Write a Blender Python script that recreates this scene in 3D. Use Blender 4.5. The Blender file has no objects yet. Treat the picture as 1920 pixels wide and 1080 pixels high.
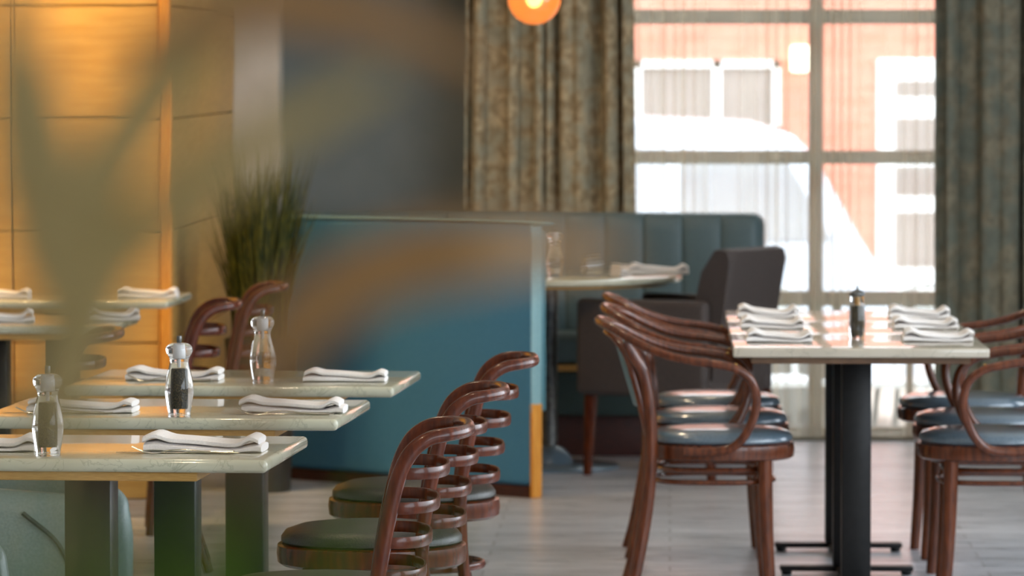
import bpy, bmesh, math, random
from mathutils import Vector, Matrix
random.seed(7)
PI = math.pi
S = bpy.context.scene
COL = S.collection
# ---------------------------------------------------------------- camera
cd = bpy.data.cameras.new('camera'); cam = bpy.data.objects.new('camera', cd); COL.objects.link(cam)
cam.location = (0, 0, 1.48)
cam.rotation_euler = (math.radians(90 - 2.557), 0, math.radians(1.89))
cd.sensor_width = 36; cd.lens = 168.75; cd.clip_start = .05; cd.clip_end = 200
cd.dof.use_dof = True; cd.dof.focus_distance = 9.6; cd.dof.aperture_fstop = 7.6
S.camera = cam
# ---------------------------------------------------------------- world, exposure
S.view_settings.view_transform = 'Standard'; S.view_settings.look = 'None'
S.view_settings.gamma = 1; S.view_settings.use_curve_mapping = False
S.view_settings.exposure = 0.2
W = bpy.data.worlds.new('world'); S.world = W; W.use_nodes = True
bg = W.node_tree.nodes['Background']
bg.inputs[0].default_value = (.82, .91, 1.0, 1); bg.inputs[1].default_value = 5.2

def light(name, kind, loc, rot, energy, color, **k):
    d = bpy.data.lights.new(name, kind); o = bpy.data.objects.new(name, d); COL.objects.link(o)
    o.location = loc; o.rotation_euler = rot; d.energy = energy; d.color = color
    for a, b in k.items(): setattr(d, a, b)
    return o
sun = light('sun', 'SUN', (0, 30, 8), (math.radians(38), 0, 0), 1.8, (1, .97, .92), angle=.3)
AMBER = (1, .66, .30)
# ceiling spots washing the timber wall
for i, x in enumerate((-3.0, -2.5, -2.0)):
    light('wall_wash_spot', 'SPOT', (x, 15.5, 2.75), (math.radians(28), 0, 0), 75, AMBER, spot_size=1.5, spot_blend=.8, shadow_soft_size=.06)
light('wall_wash_spot', 'SPOT', (-1.25, 17.6, 2.75), (math.radians(26), math.radians(-6), 0), 46, (1, .85, .66), spot_size=1.4, spot_blend=.8, shadow_soft_size=.06)  # added fill brightening the grey back wall and cream strip, no known fixture
# warm downlights over the tables, plus added fill above divider and foreground leaves
for x, y, e in ((-1.1, 8.0, 26), (-1.1, 11.2, 26), (-.35, 9.6, 16), (.5, 13.0, 8), (.1, 17.0, 14), (-.6, 15.2, 34), (-.9, 13.4, 22), (-.05, .7, 17)):
    light('downlight_fill', 'SPOT', (x, y, 2.75), (0, 0, 0), e, (1, .78, .52), spot_size=2.0, spot_blend=.7, shadow_soft_size=.05)

# ---------------------------------------------------------------- materials
def lin(c): return tuple(((v/255)/12.92 if v/255 <= .04045 else ((v/255+.055)/1.055)**2.4) for v in c) + (1,)
def mat(name, c1, c2=None, rough=.5, metal=0, scale=30, bump=0, stretch=(1, 1, 1), detail=4, lo=.35, hi=.65, **k):
    m = bpy.data.materials.new(name); m.use_nodes = True; n = m.node_tree.nodes; l = m.node_tree.links
    b = n['Principled BSDF']; b.inputs['Roughness'].default_value = rough; b.inputs['Metallic'].default_value = metal
    tc = n.new('ShaderNodeTexCoord'); mp = n.new('ShaderNodeMapping'); mp.inputs['Scale'].default_value = stretch
    no = n.new('ShaderNodeTexNoise'); no.inputs['Scale'].default_value = scale; no.inputs['Detail'].default_value = detail
    l.new(tc.outputs['Object'], mp.inputs[0]); l.new(mp.outputs[0], no.inputs[0])
    r = n.new('ShaderNodeValToRGB'); r.color_ramp.elements[0].position = lo; r.color_ramp.elements[1].position = hi
    r.color_ramp.elements[0].color = lin(c1); r.color_ramp.elements[1].color = lin(c2 or tuple(min(255, v*1.12) for v in c1))
    l.new(no.outputs[0], r.inputs[0]); l.new(r.outputs[0], b.inputs['Base Color'])
    if bump:
        bp = n.new('ShaderNodeBump'); bp.inputs['Strength'].default_value = bump; bp.inputs['Distance'].default_value = .003
        l.new(no.outputs[0], bp.inputs['Height']); l.new(bp.outputs[0], b.inputs['Normal'])
    for a, v in k.items(): b.inputs[a.replace('_', ' ')].default_value = v
    return m
M = {}
M['mahog'] = mat('mahogany', (70, 27, 10), (98, 42, 16), .27, scale=14, stretch=(6, 6, 1), Coat_Weight=.2, Coat_Roughness=.08, Specular_IOR_Level=.32)
M['mahog2'] = mat('walnut_bentwood', (80, 38, 19), (110, 56, 29), .25, scale=14, stretch=(6, 6, 1), Coat_Weight=.3, Coat_Roughness=.1, Specular_IOR_Level=.38)
M['leather'] = mat('dark_leather', (44, 42, 38), (58, 55, 48), .38, scale=220, bump=.35)
M['vinyl'] = mat('slate_vinyl', (84, 102, 116), (98, 116, 130), .28, scale=160, bump=.06, Coat_Weight=.9, Coat_Roughness=.12)
M['tealpad'] = mat('teal_vinyl', (70, 120, 132), (82, 132, 144), .4, scale=150, bump=.2)
M['teal'] = mat('teal_fabric', (60, 122, 160), (70, 132, 170), .75, scale=260, bump=.3, detail=2)
M['tealtrim'] = mat('pale_teal_piping', (124, 164, 170), (140, 178, 182), .55, scale=120)
M['green'] = mat('sage_teal_vinyl', (80, 99, 103), (88, 107, 110), .5, scale=160, bump=.15)
M['tub'] = mat('grey_teal_leather', (122, 142, 136), (136, 154, 148), .3, scale=180, bump=.2)
M['seam'] = mat('dark_seam', (44, 62, 60), (54, 72, 70), .5, scale=120)
M['brownfab'] = mat('brown_grey_fabric', (62, 54, 52), (76, 66, 62), .7, scale=240, bump=.3)
M['black'] = mat('black_metal', (14, 15, 17), (22, 23, 25), .38, scale=60, metal=.2)
M['steel'] = mat('cutlery_steel', (190, 186, 172), (215, 210, 196), .18, metal=1, scale=50)
M['brass'] = mat('brass', (206, 160, 80), (222, 178, 100), .25, metal=1, scale=40)
M['nut'] = mat('grey_metal', (90, 92, 92), (120, 120, 118), .35, metal=.8, scale=50)
M['linen'] = mat('white_linen', (236, 231, 229), (246, 242, 239), .85, scale=300, bump=.2, Subsurface_Weight=.0)
M['oakedge'] = mat('oak_edge', (186, 140, 74), (206, 160, 92), .4, scale=20, stretch=(2, 20, 20))
M['darkwood'] = mat('dark_red_wood', (52, 20, 14), (70, 28, 18), .4, scale=14, stretch=(2, 2, 8))
M['orangewood'] = mat('orange_wood', (206, 132, 40), (226, 156, 62), .4, scale=16, stretch=(8, 8, 1))
M['pepper'] = mat('peppercorns', (28, 25, 16), (120, 104, 62), .6, scale=420, lo=.45, hi=.75, bump=.8)
M['salt'] = mat('sea_salt', (196, 192, 176), (226, 222, 208), .7, scale=420, bump=.8)
M['planter'] = mat('planter_dark', (30, 26, 22), (44, 38, 32), .5, scale=30)
M['soil'] = mat('soil', (36, 26, 18), (60, 46, 32), .95, scale=80, bump=1)
M['wallgrey'] = mat('grey_paint', (104, 112, 112), (109, 116, 116), .8, scale=8, bump=.05)
M['wallcream'] = mat('cream_paint', (198, 190, 178), (206, 198, 186), .75, scale=8)
M['ceil'] = mat('ceiling_paint', (214, 208, 198), (220, 214, 204), .85, scale=8)
M['frame'] = mat('window_frame_paint', (112, 104, 90), (122, 114, 98), .5, scale=20)
M['white'] = mat('white_paint', (232, 232, 232), (240, 240, 240), .4, scale=20)
M['carwhite'] = mat('white_car_paint', (206, 212, 226), (212, 218, 232), .25, scale=4, Coat_Weight=.5)
M['carglass'] = mat('car_window_glass', (158, 158, 164), (166, 166, 172), .6, scale=4)
M['tyre'] = mat('tyre_rubber', (40, 40, 42), (52, 52, 54), .8, scale=60)
M['paving'] = mat('paving', (168, 160, 150), (186, 178, 168), .8, scale=6)
M['shopgrey'] = mat('grey_window_film', (128, 118, 114), (138, 128, 124), .4, scale=3)
M['leaf'] = mat('strap_leaf', (170, 156, 108), (186, 170, 122), .4, scale=20, stretch=(1, 1, 6), Transmission_Weight=0.0)
M['leafg'] = mat('green_strap_leaf', (58, 90, 6), (80, 112, 14), .4, scale=20, stretch=(1, 1, 6))
M['leafb'] = mat('drying_tan_leaf', (158, 128, 88), (172, 136, 92), .5, scale=20, stretch=(1, 1, 6))
M['grass'] = mat('grass_blade', (30, 46, 12), (126, 120, 40), .5, scale=9, stretch=(8, 8, 1), lo=.4, hi=.7)
M['tan'] = mat('terracotta_tan', (170, 140, 110), (184, 152, 120), .8, scale=12)
M['glow_bulb'] = None

def add_translucent(m, w):
    n = m.node_tree.nodes; l = m.node_tree.links; b = n['Principled BSDF']; out = n['Material Output']
    src = b.inputs['Base Color'].links[0].from_socket
    t = n.new('ShaderNodeBsdfTranslucent'); mx = n.new('ShaderNodeMixShader'); mx.inputs[0].default_value = w
    l.new(src, t.inputs[0]); l.new(b.outputs[0], mx.inputs[1]); l.new(t.outputs[0], mx.inputs[2]); l.new(mx.outputs[0], out.inputs[0])
for k in ('leaf', 'leafg', 'leafb', 'grass'): add_translucent(M[k], .3)

def marble(nm='marble', c1=(196, 196, 172), c2=(214, 212, 190)):
    m = mat(nm, c1, c2, .12, scale=5, detail=8, Coat_Weight=.5, Coat_Roughness=.04)
    n = m.node_tree.nodes; l = m.node_tree.links; b = n['Principled BSDF']
    src = b.inputs['Base Color'].links[0].from_socket
    tc = n['Texture Coordinate']
    no = n.new('ShaderNodeTexNoise'); no.inputs['Scale'].default_value = 9; no.inputs['Detail'].default_value = 9; no.inputs['Distortion'].default_value = 1.6
    l.new(tc.outputs['Object'], no.inputs[0])
    r = n.new('ShaderNodeValToRGB'); e = r.color_ramp.elements
    e[0].position = .485; e[0].color = (0, 0, 0, 1); e[1].position = .5; e[1].color = (1, 1, 1, 1)
    e2 = r.color_ramp.elements.new(.515); e2.color = (0, 0, 0, 1)
    l.new(no.outputs[0], r.inputs[0])
    mu = n.new('ShaderNodeMath'); mu.operation = 'MULTIPLY'; mu.inputs[1].default_value = .35; l.new(r.outputs[0], mu.inputs[0])
    mx = n.new('ShaderNodeMix'); mx.data_type = 'RGBA'; l.new(mu.outputs[0], mx.inputs[0]); l.new(src, mx.inputs[6]); mx.inputs[7].default_value = lin((110, 112, 92))
    l.new(mx.outputs[2], b.inputs['Base Color']); return m
M['marble'] = marble()
M['marble_warm'] = marble('warm_marble', (196, 186, 168), (212, 202, 184))
M['brownboard'] = mat('brown_board', (96, 70, 50), (116, 86, 60), .5, scale=14)
def planks(name, c1, c2, mortar, bw, rh, rough, rot=0, off=.37, msize=.004):
    m = bpy.data.materials.new(name); m.use_nodes = True; n = m.node_tree.nodes; l = m.node_tree.links; b = n['Principled BSDF']
    tc = n.new('ShaderNodeTexCoord'); mp = n.new('ShaderNodeMapping'); mp.inputs['Rotation'].default_value = (0, 0, rot) if not isinstance(rot, tuple) else rot
    br = n.new('ShaderNodeTexBrick'); br.inputs['Scale'].default_value = 1; br.inputs['Brick Width'].default_value = bw; br.inputs['Row Height'].default_value = rh
    br.inputs['Mortar Size'].default_value = msize; br.inputs['Color1'].default_value = lin(c1); br.inputs['Color2'].default_value = lin(c2); br.inputs['Mortar'].default_value = lin(mortar); br.offset = off
    l.new(tc.outputs['Object'], mp.inputs[0]); l.new(mp.outputs[0], br.inputs[0])
    mp2 = n.new('ShaderNodeMapping'); mp2.inputs['Scale'].default_value = (1.2, 16, 1); no = n.new('ShaderNodeTexNoise'); no.inputs['Scale'].default_value = 3; no.inputs['Detail'].default_value = 7
    l.new(mp.outputs[0], mp2.inputs[0]); l.new(mp2.outputs[0], no.inputs[0])
    mx = n.new('ShaderNodeMix'); mx.data_type = 'RGBA'; mx.blend_type = 'OVERLAY'; mx.inputs[0].default_value = .45
    l.new(br.outputs[0], mx.inputs[6]); l.new(no.outputs[0], mx.inputs[7]); l.new(mx.outputs[2], b.inputs['Base Color'])
    mr = n.new('ShaderNodeMapRange'); mr.inputs[3].default_value = rough-.06; mr.inputs[4].default_value = rough+.1; l.new(no.outputs[0], mr.inputs[0]); l.new(mr.outputs[0], b.inputs['Roughness'])
    return m
M['floor'] = planks('grey_oak_planks', (172, 173, 178), (200, 201, 206), (146, 145, 146), 1.5, .15, .27)
M['brick'] = planks('pink_brick', (206, 120, 98), (212, 128, 108), (208, 140, 122), .22, .075, .8, rot=(PI/2, 0, 0), off=.5)

def woodpanel():
    m = mat('honey_oak_panel', (200, 150, 72), (214, 166, 88), .38, scale=5, stretch=(1, 1, 9), detail=8)
    return m
M['panel'] = woodpanel()
def curtain_mat(nm='mottled_curtain_fabric', c1=(122, 116, 98), c2=(150, 142, 120), c3=(104, 116, 108)):
    m = mat(nm, c1, c2, .85, scale=26, detail=3, lo=.40, hi=.60)
    n = m.node_tree.nodes; l = m.node_tree.links; b = n['Principled BSDF']; src = b.inputs['Base Color'].links[0].from_socket
    tc = n['Texture Coordinate']; v = n.new('ShaderNodeTexNoise'); v.inputs['Scale'].default_value = 13; v.inputs['Detail'].default_value = 2
    l.new(tc.outputs['Object'], v.inputs[0]); r = n.new('ShaderNodeValToRGB'); r.color_ramp.elements[0].position = .45; r.color_ramp.elements[1].position = .6
    r.color_ramp.elements[0].color = (0, 0, 0, 1); r.color_ramp.elements[1].color = (.6, .6, .6, 1); l.new(v.outputs[0], r.inputs[0])
    mx = n.new('ShaderNodeMix'); mx.data_type = 'RGBA'; l.new(r.outputs[0], mx.inputs[0]); l.new(src, mx.inputs[6]); mx.inputs[7].default_value = lin(c3)
    l.new(mx.outputs[2], b.inputs['Base Color']); return m
M['curtain'] = curtain_mat()
M['curtain_beige'] = curtain_mat('beige_mottled_curtain_fabric', (142, 124, 94), (188, 168, 134), (140, 142, 126))
def sheer_mat():
    m = bpy.data.materials.new('sheer_voile'); m.use_nodes = True; n = m.node_tree.nodes; l = m.node_tree.links
    n.remove(n['Principled BSDF']); out = n['Material Output']
    tr = n.new('ShaderNodeBsdfTransparent'); tl = n.new('ShaderNodeBsdfTranslucent'); tl.inputs[0].default_value = lin((236, 226, 206)); df = n.new('ShaderNodeBsdfDiffuse'); df.inputs[0].default_value = lin((214, 196, 164))
    a = n.new('ShaderNodeMixShader'); a.inputs[0].default_value = .45; l.new(tl.outputs[0], a.inputs[1]); l.new(df.outputs[0], a.inputs[2])
    # cloth seen edge-on along the folds is denser
    lw = n.new('ShaderNodeLayerWeight'); lw.inputs[0].default_value = .35
    mr = n.new('ShaderNodeMapRange'); mr.inputs[3].default_value = .34; mr.inputs[4].default_value = .93; l.new(lw.outputs['Facing'], mr.inputs[0])
    c = n.new('ShaderNodeMixShader'); l.new(mr.outputs[0], c.inputs[0]); l.new(tr.outputs[0], c.inputs[1]); l.new(a.outputs[0], c.inputs[2]); l.new(c.outputs[0], out.inputs[0])
    return m
M['sheer'] = sheer_mat()
def glass(name, col=(1, 1, 1, 1), ior=1.47, rough=0):
    m = bpy.data.materials.new(name); m.use_nodes = True; b = m.node_tree.nodes['Principled BSDF']
    b.inputs['Transmission Weight'].default_value = 1; b.inputs['Base Color'].default_value = col; b.inputs['IOR'].default_value = ior; b.inputs['Roughness'].default_value = rough
    return m
M['glass'] = glass('clear_acrylic')
def pane(name, tint, refl=.08):
    m = bpy.data.materials.new(name); m.use_nodes = True; n = m.node_tree.nodes; l = m.node_tree.links; n.remove(n['Principled BSDF'])
    t = n.new('ShaderNodeBsdfTransparent'); t.inputs[0].default_value = tint; g = n.new('ShaderNodeBsdfGlossy'); g.inputs['Roughness'].default_value = .02
    lw = n.new('ShaderNodeLayerWeight'); lw.inputs[0].default_value = refl*2.5; x = n.new('ShaderNodeMixShader'); l.new(lw.outputs['Fresnel'], x.inputs[0]); l.new(t.outputs[0], x.inputs[1]); l.new(g.outputs[0], x.inputs[2]); l.new(x.outputs[0], n['Material Output'].inputs[0])
    return m
M['pane'] = pane('window_pane_glass', (.96, .98, .97, 1))
M['amberglass'] = pane('amber_globe_glass', (.95, .55, .28, 1), .25)
def amber_haze(m):
    n = m.node_tree.nodes; l = m.node_tree.links; out = n['Material Output']; src = out.inputs[0].links[0].from_socket
    t = n.new('ShaderNodeBsdfTranslucent'); t.inputs[0].default_value = (.9, .36, .13, 1); x = n.new('ShaderNodeMixShader'); x.inputs[0].default_value = .55
    l.new(src, x.inputs[1]); l.new(t.outputs[0], x.inputs[2]); l.new(x.outputs[0], out.inputs[0])
amber_haze(M['amberglass'])
def emit(name, c, s):
    m = bpy.data.materials.new(name); m.use_nodes = True; b = m.node_tree.nodes['Principled BSDF']
    b.inputs['Emission Color'].default_value = c; b.inputs['Emission Strength'].default_value = s; b.inputs['Base Color'].default_value = c; return m
M['bulb'] = emit('warm_bulb', (1, .66, .32, 1), 14)
M['lantern'] = emit('lit_lantern', (1, .86, .62, 1), 3.2)

# ---------------------------------------------------------------- mesh helpers
class MB:
    def __init__(s): s.v = []; s.f = []
    def add(s, vs, fs):
        b = len(s.v); s.v += [tuple(v) for v in vs]; s.f += [tuple(b+i for i in f) for f in fs]; return s
    def box(s, x0, x1, y0, y1, z0, z1, bev=0, seg=2, m=None):
        bm = bmesh.new(); bmesh.ops.create_cube(bm, size=1)
        for v in bm.verts: v.co = Vector(((x0+x1)/2+v.co.x*(x1-x0), (y0+y1)/2+v.co.y*(y1-y0), (z0+z1)/2+v.co.z*(z1-z0)))
        if bev: bmesh.ops.bevel(bm, geom=bm.edges[:], offset=bev, segments=seg, affect='EDGES', profile=.5)
        if m: bmesh.ops.transform(bm, matrix=m, verts=bm.verts)
        bm.verts.index_update()
        s.add([v.co[:] for v in bm.verts], [[v.index for v in f.verts] for f in bm.faces]); bm.free(); return s
    def lathe(s, prof, seg=32, c=(0, 0), sx=1, sy=1, n=2):
        vs = []; fs = []
        for r, z in prof:
            for k in range(seg):
                a = 2*PI*k/seg; ca, sa = math.cos(a), math.sin(a)
                q = (abs(ca)**n+abs(sa)**n)**(-1/n)
                vs.append((c[0]+r*sx*ca*q, c[1]+r*sy*sa*q, z))
        for i in range(len(prof)-1):
            for k in range(seg):
                k2 = (k+1) % seg; fs.append((i*seg+k, i*seg+k2, (i+1)*seg+k2, (i+1)*seg+k))
        fs.append(tuple(range(seg-1, -1, -1))); fs.append(tuple((len(prof)-1)*seg+k for k in range(seg)))
        return s.add(vs, fs)
    def sweep(s, pts, w, h=None, up=(0, 0, 1), seg=12, closed=False, n=2, cap=True):
        """w: half-width across (perpendicular to path and up), h: half-height along up; numbers or lists"""
        N = len(pts); P = [Vector(p) for p in pts]; h = w if h is None else h; up = Vector(up)
        W_ = w if isinstance(w, (list, tuple)) else [w]*N; H_ = h if isinstance(h, (list, tuple)) else [h]*N
        vs = []; fs = []; pa = None
        for i in range(N):
            if closed: t = P[(i+1) % N]-P[i-1]
            else: t = P[min(i+1, N-1)]-P[max(i-1, 0)]
            t.normalize()
            if pa is None:
                a = t.cross(up)
                if a.length < .15: a = t.cross(Vector((0, 1, 0)) if abs(up.y) < .5 else Vector((1, 0, 0)))
            else: a = pa - t*pa.dot(t)
            a.normalize(); pa = a
            b = a.cross(t).normalized()
            for k in range(seg):
                q = 2*PI*k/seg; c_, s_ = math.cos(q), math.sin(q); e = (abs(c_)**n+abs(s_)**n)**(-1/n)
                vs.append(P[i]+a*(W_[i]*c_*e)+b*(H_[i]*s_*e))
        for i in range(N if closed else N-1):
            j = (i+1) % N
            for k in range(seg):
                k2 = (k+1) % seg; fs.append((i*seg+k, i*seg+k2, j*seg+k2, j*seg+k))
        if not closed and cap: fs.append(tuple(range(seg-1, -1, -1))); fs.append(tuple((N-1)*seg+k for k in range(seg)))
        return s.add(vs, fs)
    def grid(s, fn, nu, nv, flip=False):
        vs = [fn(i/nu, j/nv) for i in range(nu+1) for j in range(nv+1)]
        fs = [(i*(nv+1)+j, (i+1)*(nv+1)+j, (i+1)*(nv+1)+j+1, i*(nv+1)+j+1) for i in range(nu) for j in range(nv)]
        return s.add(vs, fs)
    def prism(s, poly, y0, y1):
        n = len(poly); vs = [(x, y0, z) for x, z in poly]+[(x, y1, z) for x, z in poly]
        fs = [tuple(range(n)), tuple(range(2*n-1, n-1, -1))]+[(i, i+n, (i+1) % n+n, (i+1) % n) for i in range(n)]
        return s.add(vs, fs)
    def build(s, name, m, parent=None, smooth=40, loc=None, rz=0, solid=0):
        me = bpy.data.meshes.new(name); me.from_pydata(s.v, [], s.f)
        bm = bmesh.new(); bm.from_mesh(me); bmesh.ops.recalc_face_normals(bm, faces=bm.faces); bm.to_mesh(me); bm.free()
        if smooth: me.shade_smooth(); me.set_sharp_from_angle(angle=math.radians(smooth))
        me.materials.append(m); o = bpy.data.objects.new(name, me); COL.objects.link(o)
        if parent: o.parent = parent
        if loc: o.location = loc
        if rz: o.rotation_euler.z = rz
        if solid: md = o.modifiers.new('thickness', 'SOLIDIFY'); md.thickness = solid
        return o
def cr(pts, k=6, closed=False):
    """Catmull-Rom"""
    P = [Vector(p) for p in pts]; n = len(P); out = []
    for i in range(n if closed else n-1):
        p0 = P[i-1] if (i or closed) else P[0]*2-P[1]; p1 = P[i]; p2 = P[(i+1) % n]; p3 = P[(i+2) % n] if (closed or i+2 < n) else p2*2-p1
        for j in range(k):
            t = j/k; out.append(.5*((2*p1)+(p2-p0)*t+(2*p0-5*p1+4*p2-p3)*t*t+(3*p1-p0-3*p2+p3)*t**3))
    if not closed: out.append(P[-1])
    return out
def lerps(vals, n):
    r = []
    for i in range(n):
        t = i/(n-1)*(len(vals)-1); a = min(int(t), len(vals)-2); r.append(vals[a]+(vals[a+1]-vals[a])*(t-a))
    return r
def tag(o, label=None, cat=None, group=None, kind=None):
    if label: o['label'] = label
    if cat: o['category'] = cat
    if group: o['group'] = group
    if kind: o['kind'] = kind
    return o
def empty(name, loc=(0, 0, 0), rz=0):
    o = bpy.data.objects.new(name, None); COL.objects.link(o); o.location = loc; o.rotation_euler.z = rz; o.empty_display_size = .1; return o
def copy_tree(o, parent=None):
    c = o.copy(); COL.objects.link(c); c.parent = parent
    for ch in list(o.children): copy_tree(ch, c)
    return c
def place(proto, i, loc, rz, label, cat, group):
    o = proto if i == 0 else copy_tree(proto)
    o.location = loc; o.rotation_euler.z = rz; tag(o, label, cat, group); return o
def struct(o, kind='structure'): o['kind'] = kind; return o

# ---------------------------------------------------------------- room shell
struct(MB().box(-4.2, 3.3, -2, 19.5, -.1, 0).build('floor', M['floor'], smooth=0))
struct(MB().box(-4.2, 3.3, -2, 19.7, 2.8, 2.9).build('ceiling', M['ceil'], smooth=0))
struct(MB().box(-4.2, -4.1, -2, 16.6, 0, 2.8).build('wall_left', M['wallcream'], smooth=0))
# panelled timber block in the far left corner: boards 0.39 m tall with shadow gaps, front and return side
pb = MB()
pb.box(-4.1, -1.79, 16.63, 19.4, 0, 2.8)
zs = [0] + [.155+.39*i for i in range(7)] + [2.8]
for a, b in zip(zs[:-1], zs[1:]):
    for x0, x1 in ((-4.1, -3.2), (-3.2, -2.28), (-2.28, -1.77)):
        pb.box(x0+.003, x1-.003, 16.60, 16.64, a+.003, b-.003, .002, 1)
    for y0, y1 in ((16.64, 17.9), (17.9, 19.4)):
        pb.box(-1.80, -1.75, y0+.003, y1-.003, a+.003, b-.003, .002, 1)
wp = struct(pb.build('wall_corner', M['panel'], smooth=0))
struct(MB().box(-1.77, -1.73, 16.585, 16.64, 0, 2.8, .004).build('trim_1', M['orangewood'], smooth=0))
# back wall: cream strip, grey wall, then the window opening and a pier on the right
struct(MB().box(-1.75, -1.565, 19.18, 19.5, 0, 2.8, .004).build('trim_2', M['wallcream'], smooth=0))
struct(MB().box(-4.2, -.5, 19.4, 19.6, 0, 2.8).box(1.72, 3.3, 19.4, 19.6, 0, 2.8).box(-.5, 1.72, 19.4, 19.6, 2.35, 2.8).build('wall_back', M['wallgrey'], smooth=0))
# right wall with two wide openings for daylight
rw = MB()
for y0, y1 in ((-2, -.8), (7.4, 8.4), (16.2, 19.4)): rw.box(3.2, 3.35, y0, y1, 0, 2.8)
for y0, y1 in ((-.8, 7.4), (8.4, 16.2)): rw.box(3.2, 3.35, y0, y1, 0, .7).box(3.2, 3.35, y0, y1, 2.5, 2.8)
struct(rw.build('wall_right', M['wallcream'], smooth=0))
struct(MB().box(-4.2, 3.35, -2.1, -2, 0, 2.8).build('wall_front', M['wallcream'], smooth=0))
struct(MB().box(-4.2, -4.1, 16.6, 19.4, 0, 2.8).build('trim_4', M['wallcream'], smooth=0))
# window
wf = MB()
for z0, z1 in ((0, .05), (.54, .60), (1.115, 1.17), (1.68, 1.74), (2.30, 2.35)): wf.box(-.5, 1.72, 19.44, 19.49, z0, z1, .004, 1)
for x, w in ((-.47, .03), (.587, .028), (1.69, .03)): wf.box(x-w, x+w, 19.43, 19.50, 0, 2.35, .004, 1)
wf.box(.66, .69, 19.445, 19.485, .05, .55, .003, 1)
wf.box(.955, .985, 19.445, 19.485, .05, .55, .003, 1)
win = struct(wf.build('window_1', M['frame'], smooth=0))
MB().box(-.46, 1.69, 19.463, 19.467, .03, 2.32).build('glass_pane', M['pane'], win, smooth=0)
struct(MB().box(-.5, 1.72, 19.35, 19.4, 0, .03, .004).build('trim_3', M['frame'], smooth=0))

# ---------------------------------------------------------------- outdoors
struct(MB().box(-9, 12, 19.7, 31, -.45, -.3).build('ground', M['paving'], smooth=0))
bl = empty('brick_building', (0, 29, -.3))
tag(bl, 'pink brick building with white framed windows across the street outside', 'building')
MB().box(-9, 12, 0, .4, 0, 4.6).build('wall', M['brick'], bl, smooth=0)
def shopwin(x0, x1, z0, z1, bars, hb=()):
    f = MB(); t = .045
    f.box(x0, x1, -.05, .0, z0, z0+t).box(x0, x1, -.05, .0, z1-t, z1).box(x0, x0+t, -.05, .0, z0, z1).box(x1-t, x1, -.05, .0, z0, z1)
    for b in bars: f.box(b-t*.6, b+t*.6, -.05, 0, z0, z1)
    for b in hb: f.box(x0, x1, -.05, 0, b-t*1.2, b+t*1.2)
    o = f.build('window_frame', M['white'], bl, smooth=0)
    MB().box(x0+t, x1-t, -.015, -.005, z0+t, z1-t).build('pane', M['shopgrey'], o, smooth=0)
shopwin(-1.3, .66, 1.42, 1.86, (-.72, -.2, .28))
dr = MB().box(1.24, 1.98, -.07, -.01, .0, 1.87, .01).build('door', M['white'], bl, smooth=0)
for z0, z1 in ((1.645, 1.74), (1.29, 1.515), (1.05, 1.225), (.62, .95)):
    MB().box(1.35, 1.60, -.082, -.068, z0, z1, .003, 1).box(1.66, 1.90, -.082, -.068, z0, z1, .003, 1).build('pane', M['shopgrey'], dr, smooth=0)
la = MB().box(-.055, .055, -.16, -.0, 0, .16, .02).build('wall_lantern', M['lantern'], None, loc=(.775, 29, 1.49))
tag(la, 'small lit square wall lantern on the pink brick wall outside', 'wall light')

# parked car, side on
car = empty('parked_car', (0, 23.2, -.3)); tag(car, 'white car parked outside beyond the sheer curtain', 'car')
body = [(-3.3, .25), (1.22, .25), (1.25, .45), (1.17, .62), (1.04, .80), (.93, .97), (.80, 1.20), (.70, 1.38), (.60, 1.48), (.40, 1.545), (-.2, 1.57), (-2.4, 1.56), (-3.1, 1.45), (-3.35, 1.0), (-3.4, .5)]
bm_ = MB(); nb = len(body)
def ring(y, sc):
    cx, cz = -1.1, .75
    return [(cx+(x-cx)*sc, y, cz+(z-cz)*sc) for x, z in body]
rings = [ring(0, .955), ring(.03, .985), ring(.12, 1), ring(1.58, 1), ring(1.67, .985), ring(1.7, .955)]
vs = [p for r in rings for p in r]; fs = [tuple(range(nb)), tuple(range(len(vs)-1, len(vs)-nb-1, -1))]
for i in range(5):
    for k in range(nb): fs.append((i*nb+k, i*nb+(k+1) % nb, (i+1)*nb+(k+1) % nb, (i+1)*nb+k))
bm_.add(vs, fs).build('car_body', M['carwhite'], car)
MB().prism([(.05, .98), (.78, .98), (.56, 1.36), (.05, 1.42)], -.012, .01).build('side_window', M['carglass'], car, smooth=0)
MB().prism([(-.95, .98), (-.02, .98), (-.02, 1.42), (-.95, 1.44)], -.012, .01).build('side_window', M['carwhite'], car, smooth=0)
for x in (.55, -2.4):
    bmx = MB(); c = [(x+.31*math.cos(a), .31+.31*math.sin(a)) for a in [2*PI*i/28 for i in range(28)]]
    wh = bmx.prism(c, -.02, .2).build('wheel', M['tyre'], car)
    c = [(x+.18*math.cos(a), .31+.18*math.sin(a)) for a in [2*PI*i/20 for i in range(20)]]
    MB().prism(c, -.035, 0).build('hubcap', M['nut'], wh)
# pavement chairs outside the glass
def outchair():
    r = empty('terrace_chair')
    MB().box(-.21, .21, -.21, .21, .44, .47, .012).build('seat', M['white'], r)
    for sx in (-1, 1):
        for sy in (-1, 1): MB().sweep([(sx*.17, sy*.17, .45), (sx*.21, sy*.21, 0)], .014, seg=8).build('leg', M['nut'], r)
    MB().sweep(cr([(-.19, .19, .45), (-.19, .24, .8), (0, .26, .86), (.19, .24, .8), (.19, .19, .45)], 6), .014, seg=8).box(-.17, .17, .235, .25, .62, .82, .006).build('backrest', M['white'], r)
    return r
oc = outchair()
for i, (x, y, rz, lb) in enumerate(((.42, 20.7, .3, 'white terrace chair outside the glass, left of the thick window post'), (1.10, 20.6, -.3, 'white terrace chair outside the glass, right of the black table column'))):
    place(oc, i, (x, y, -.3), rz, lb, 'chair', 'terrace chairs outside')

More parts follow.
